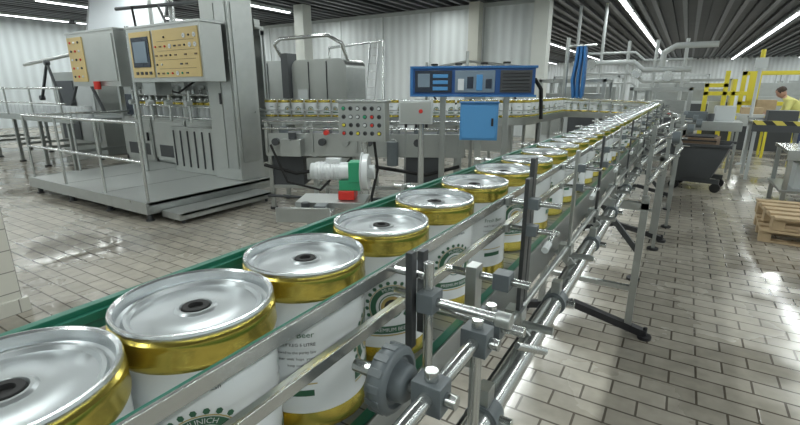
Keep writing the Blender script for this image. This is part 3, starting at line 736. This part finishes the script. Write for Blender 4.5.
# ------------------------------------------------------------ worker
def worker(loc,rz):
    root=bpy.data.objects.new('factory_worker',None); COL.objects.link(root); root.location=loc; root.rotation_euler[2]=rz; root.scale=(.95,.95,.95)
    V=[];E=[];R=[]
    def add(p,r,par=None):
        V.append(p);R.append(r)
        if par is not None:E.append((par,len(V)-1))
        return len(V)-1
    pel=add((0,0,.95),.15); wa=add((-.09,0,1.07),.14,pel); ch=add((-.24,0,1.22),.165,wa); up=add((-.34,0,1.32),.13,ch); nk=add((-.415,0,1.395),.058,up); add((-.45,0,1.45),.055,nk)
    for sd in (-1,1):
        s1=add((-.33,sd*.18,1.31),.075,up); e=add((-.37,sd*.25,1.08),.052,s1); f1=add((-.50,sd*.20,1.05),.043,e); add((-.60,sd*.17,1.06),.03,f1)
        h=add((0,sd*.10,.88),.10,pel); kn=add((-.05,sd*.12,.50),.068,h); cf=add((-.01,sd*.12,.30),.06,kn); an=add((.02,sd*.12,.09),.045,cf); add((-.13,sd*.13,.045),.042,an)
    me=bpy.data.meshes.new('wk'); me.from_pydata(V,E,[]); o=bpy.data.objects.new('wk',me); COL.objects.link(o)
    sk=o.modifiers.new('s','SKIN'); ss=o.modifiers.new('u','SUBSURF'); ss.levels=2
    for i,sv in enumerate(me.skin_vertices[0].data): sv.radius=(R[i],R[i]); sv.use_root=(i==0)
    dg=bpy.context.evaluated_depsgraph_get(); dg.update()
    bm2=bpy.data.meshes.new_from_object(o.evaluated_get(dg)); bpy.data.objects.remove(o)
    bm2.materials.clear()
    for mm in (VEST,TROU,SKIN,BLACK): bm2.materials.append(mm)
    for p2 in bm2.polygons:
        c2=p2.center; p2.use_smooth=True
        if c2.z<.12: p2.material_index=3
        elif c2.z<.93: p2.material_index=1
        elif c2.x<-.395 and c2.z>1.38 and abs(c2.y)<.08: p2.material_index=2
        elif c2.x<-.52 : p2.material_index=2
        else: p2.material_index=0
    bo=bpy.data.objects.new('body',bm2); COL.objects.link(bo); bo.parent=root
    h=B('head'); T=TR(-.50,0,1.51)@RY(-32)
    h.lathe([(0,-.125),(.04,-.12),(.062,-.09),(.074,-.03),(.078,.03),(.07,.08),(.045,.11),(0,.122)],SKIN,20,T=T@Matrix.Diagonal((1.2,1,1,1)))
    h.lathe([(.082,.0),(.086,.05),(.076,.095),(.045,.125),(0,.132)],HAIR,20,T=T@TR(.02,0,.0)@Matrix.Diagonal((1.2,1.03,1,1)))
    h.lathe([(0,-.03),(.012,-.02),(.006,.02),(0,.03)],SKIN,8,T=T@TR(-.098,0,-.02))
    h.box(-.092,-.084,-.025,.025,-.072,-.062,RED,T)
    for sd in (-1,1):
        h.lathe([(0,-.008),(.009,0),(0,.008)],BLACK,8,T=T@TR(-.088,sd*.032,.012))
        h.lathe([(0,-.03),(.012,-.015),(.014,.015),(0,.03)],SKIN,8,T=T@TR(.0,sd*.082,-.01))
    h.done(parent=root)
    hd=B('hands')
    for sd in (-1,1):
        w=Vector((-.60,sd*.17,1.06))
        hd.beam(w,w+Vector((-.09,0,-.01)),.075,.028,SKIN)
        for i,L in enumerate((.065,.075,.07,.055)):
            q0=w+Vector((-.085,sd*(.03-.02*i),-.01)); q1=q0+Vector((-L*.55,0,-.008)); q2=q1+Vector((-L*.35,0,-.03))
            hd.tube([q0,q1,q2],.0095,SKIN,8)
        q0=w+Vector((-.02,-sd*.035,0)); hd.tube([q0,q0+Vector((-.04,-sd*.025,-.01)),q0+Vector((-.07,-sd*.025,-.025))],.011,SKIN,8)
    hd.done(parent=root)
worker((2.24,13.2,0),0)
m=B('packing_bench'); m.box(.95,1.66,12.9,13.6,.92,.96,LGREY)
for x in (1.0,1.61):
    for y in (12.95,13.55): m.box(x-.025,x+.025,y-.025,y+.025,0,.92,YEL)
m.box(1.1,1.5,13.05,13.4,.96,1.1,WOOD); m.done(bevel=.004)

# ------------------------------------------------------------ world, camera
w=bpy.data.worlds.new('world'); S.world=w; w.use_nodes=True
w.node_tree.nodes['Background'].inputs[0].default_value=(.8,.88,1,1); w.node_tree.nodes['Background'].inputs[1].default_value=.3
cd=bpy.data.cameras.new('camera'); cam=bpy.data.objects.new('camera',cd); COL.objects.link(cam)
cam.location=(0,0,1.5); cam.rotation_euler=(math.radians(90-15.3),0,math.radians(31.7))
cd.sensor_width=36; cd.lens=20.25; cd.clip_start=.01; cd.clip_end=200
S.camera=cam
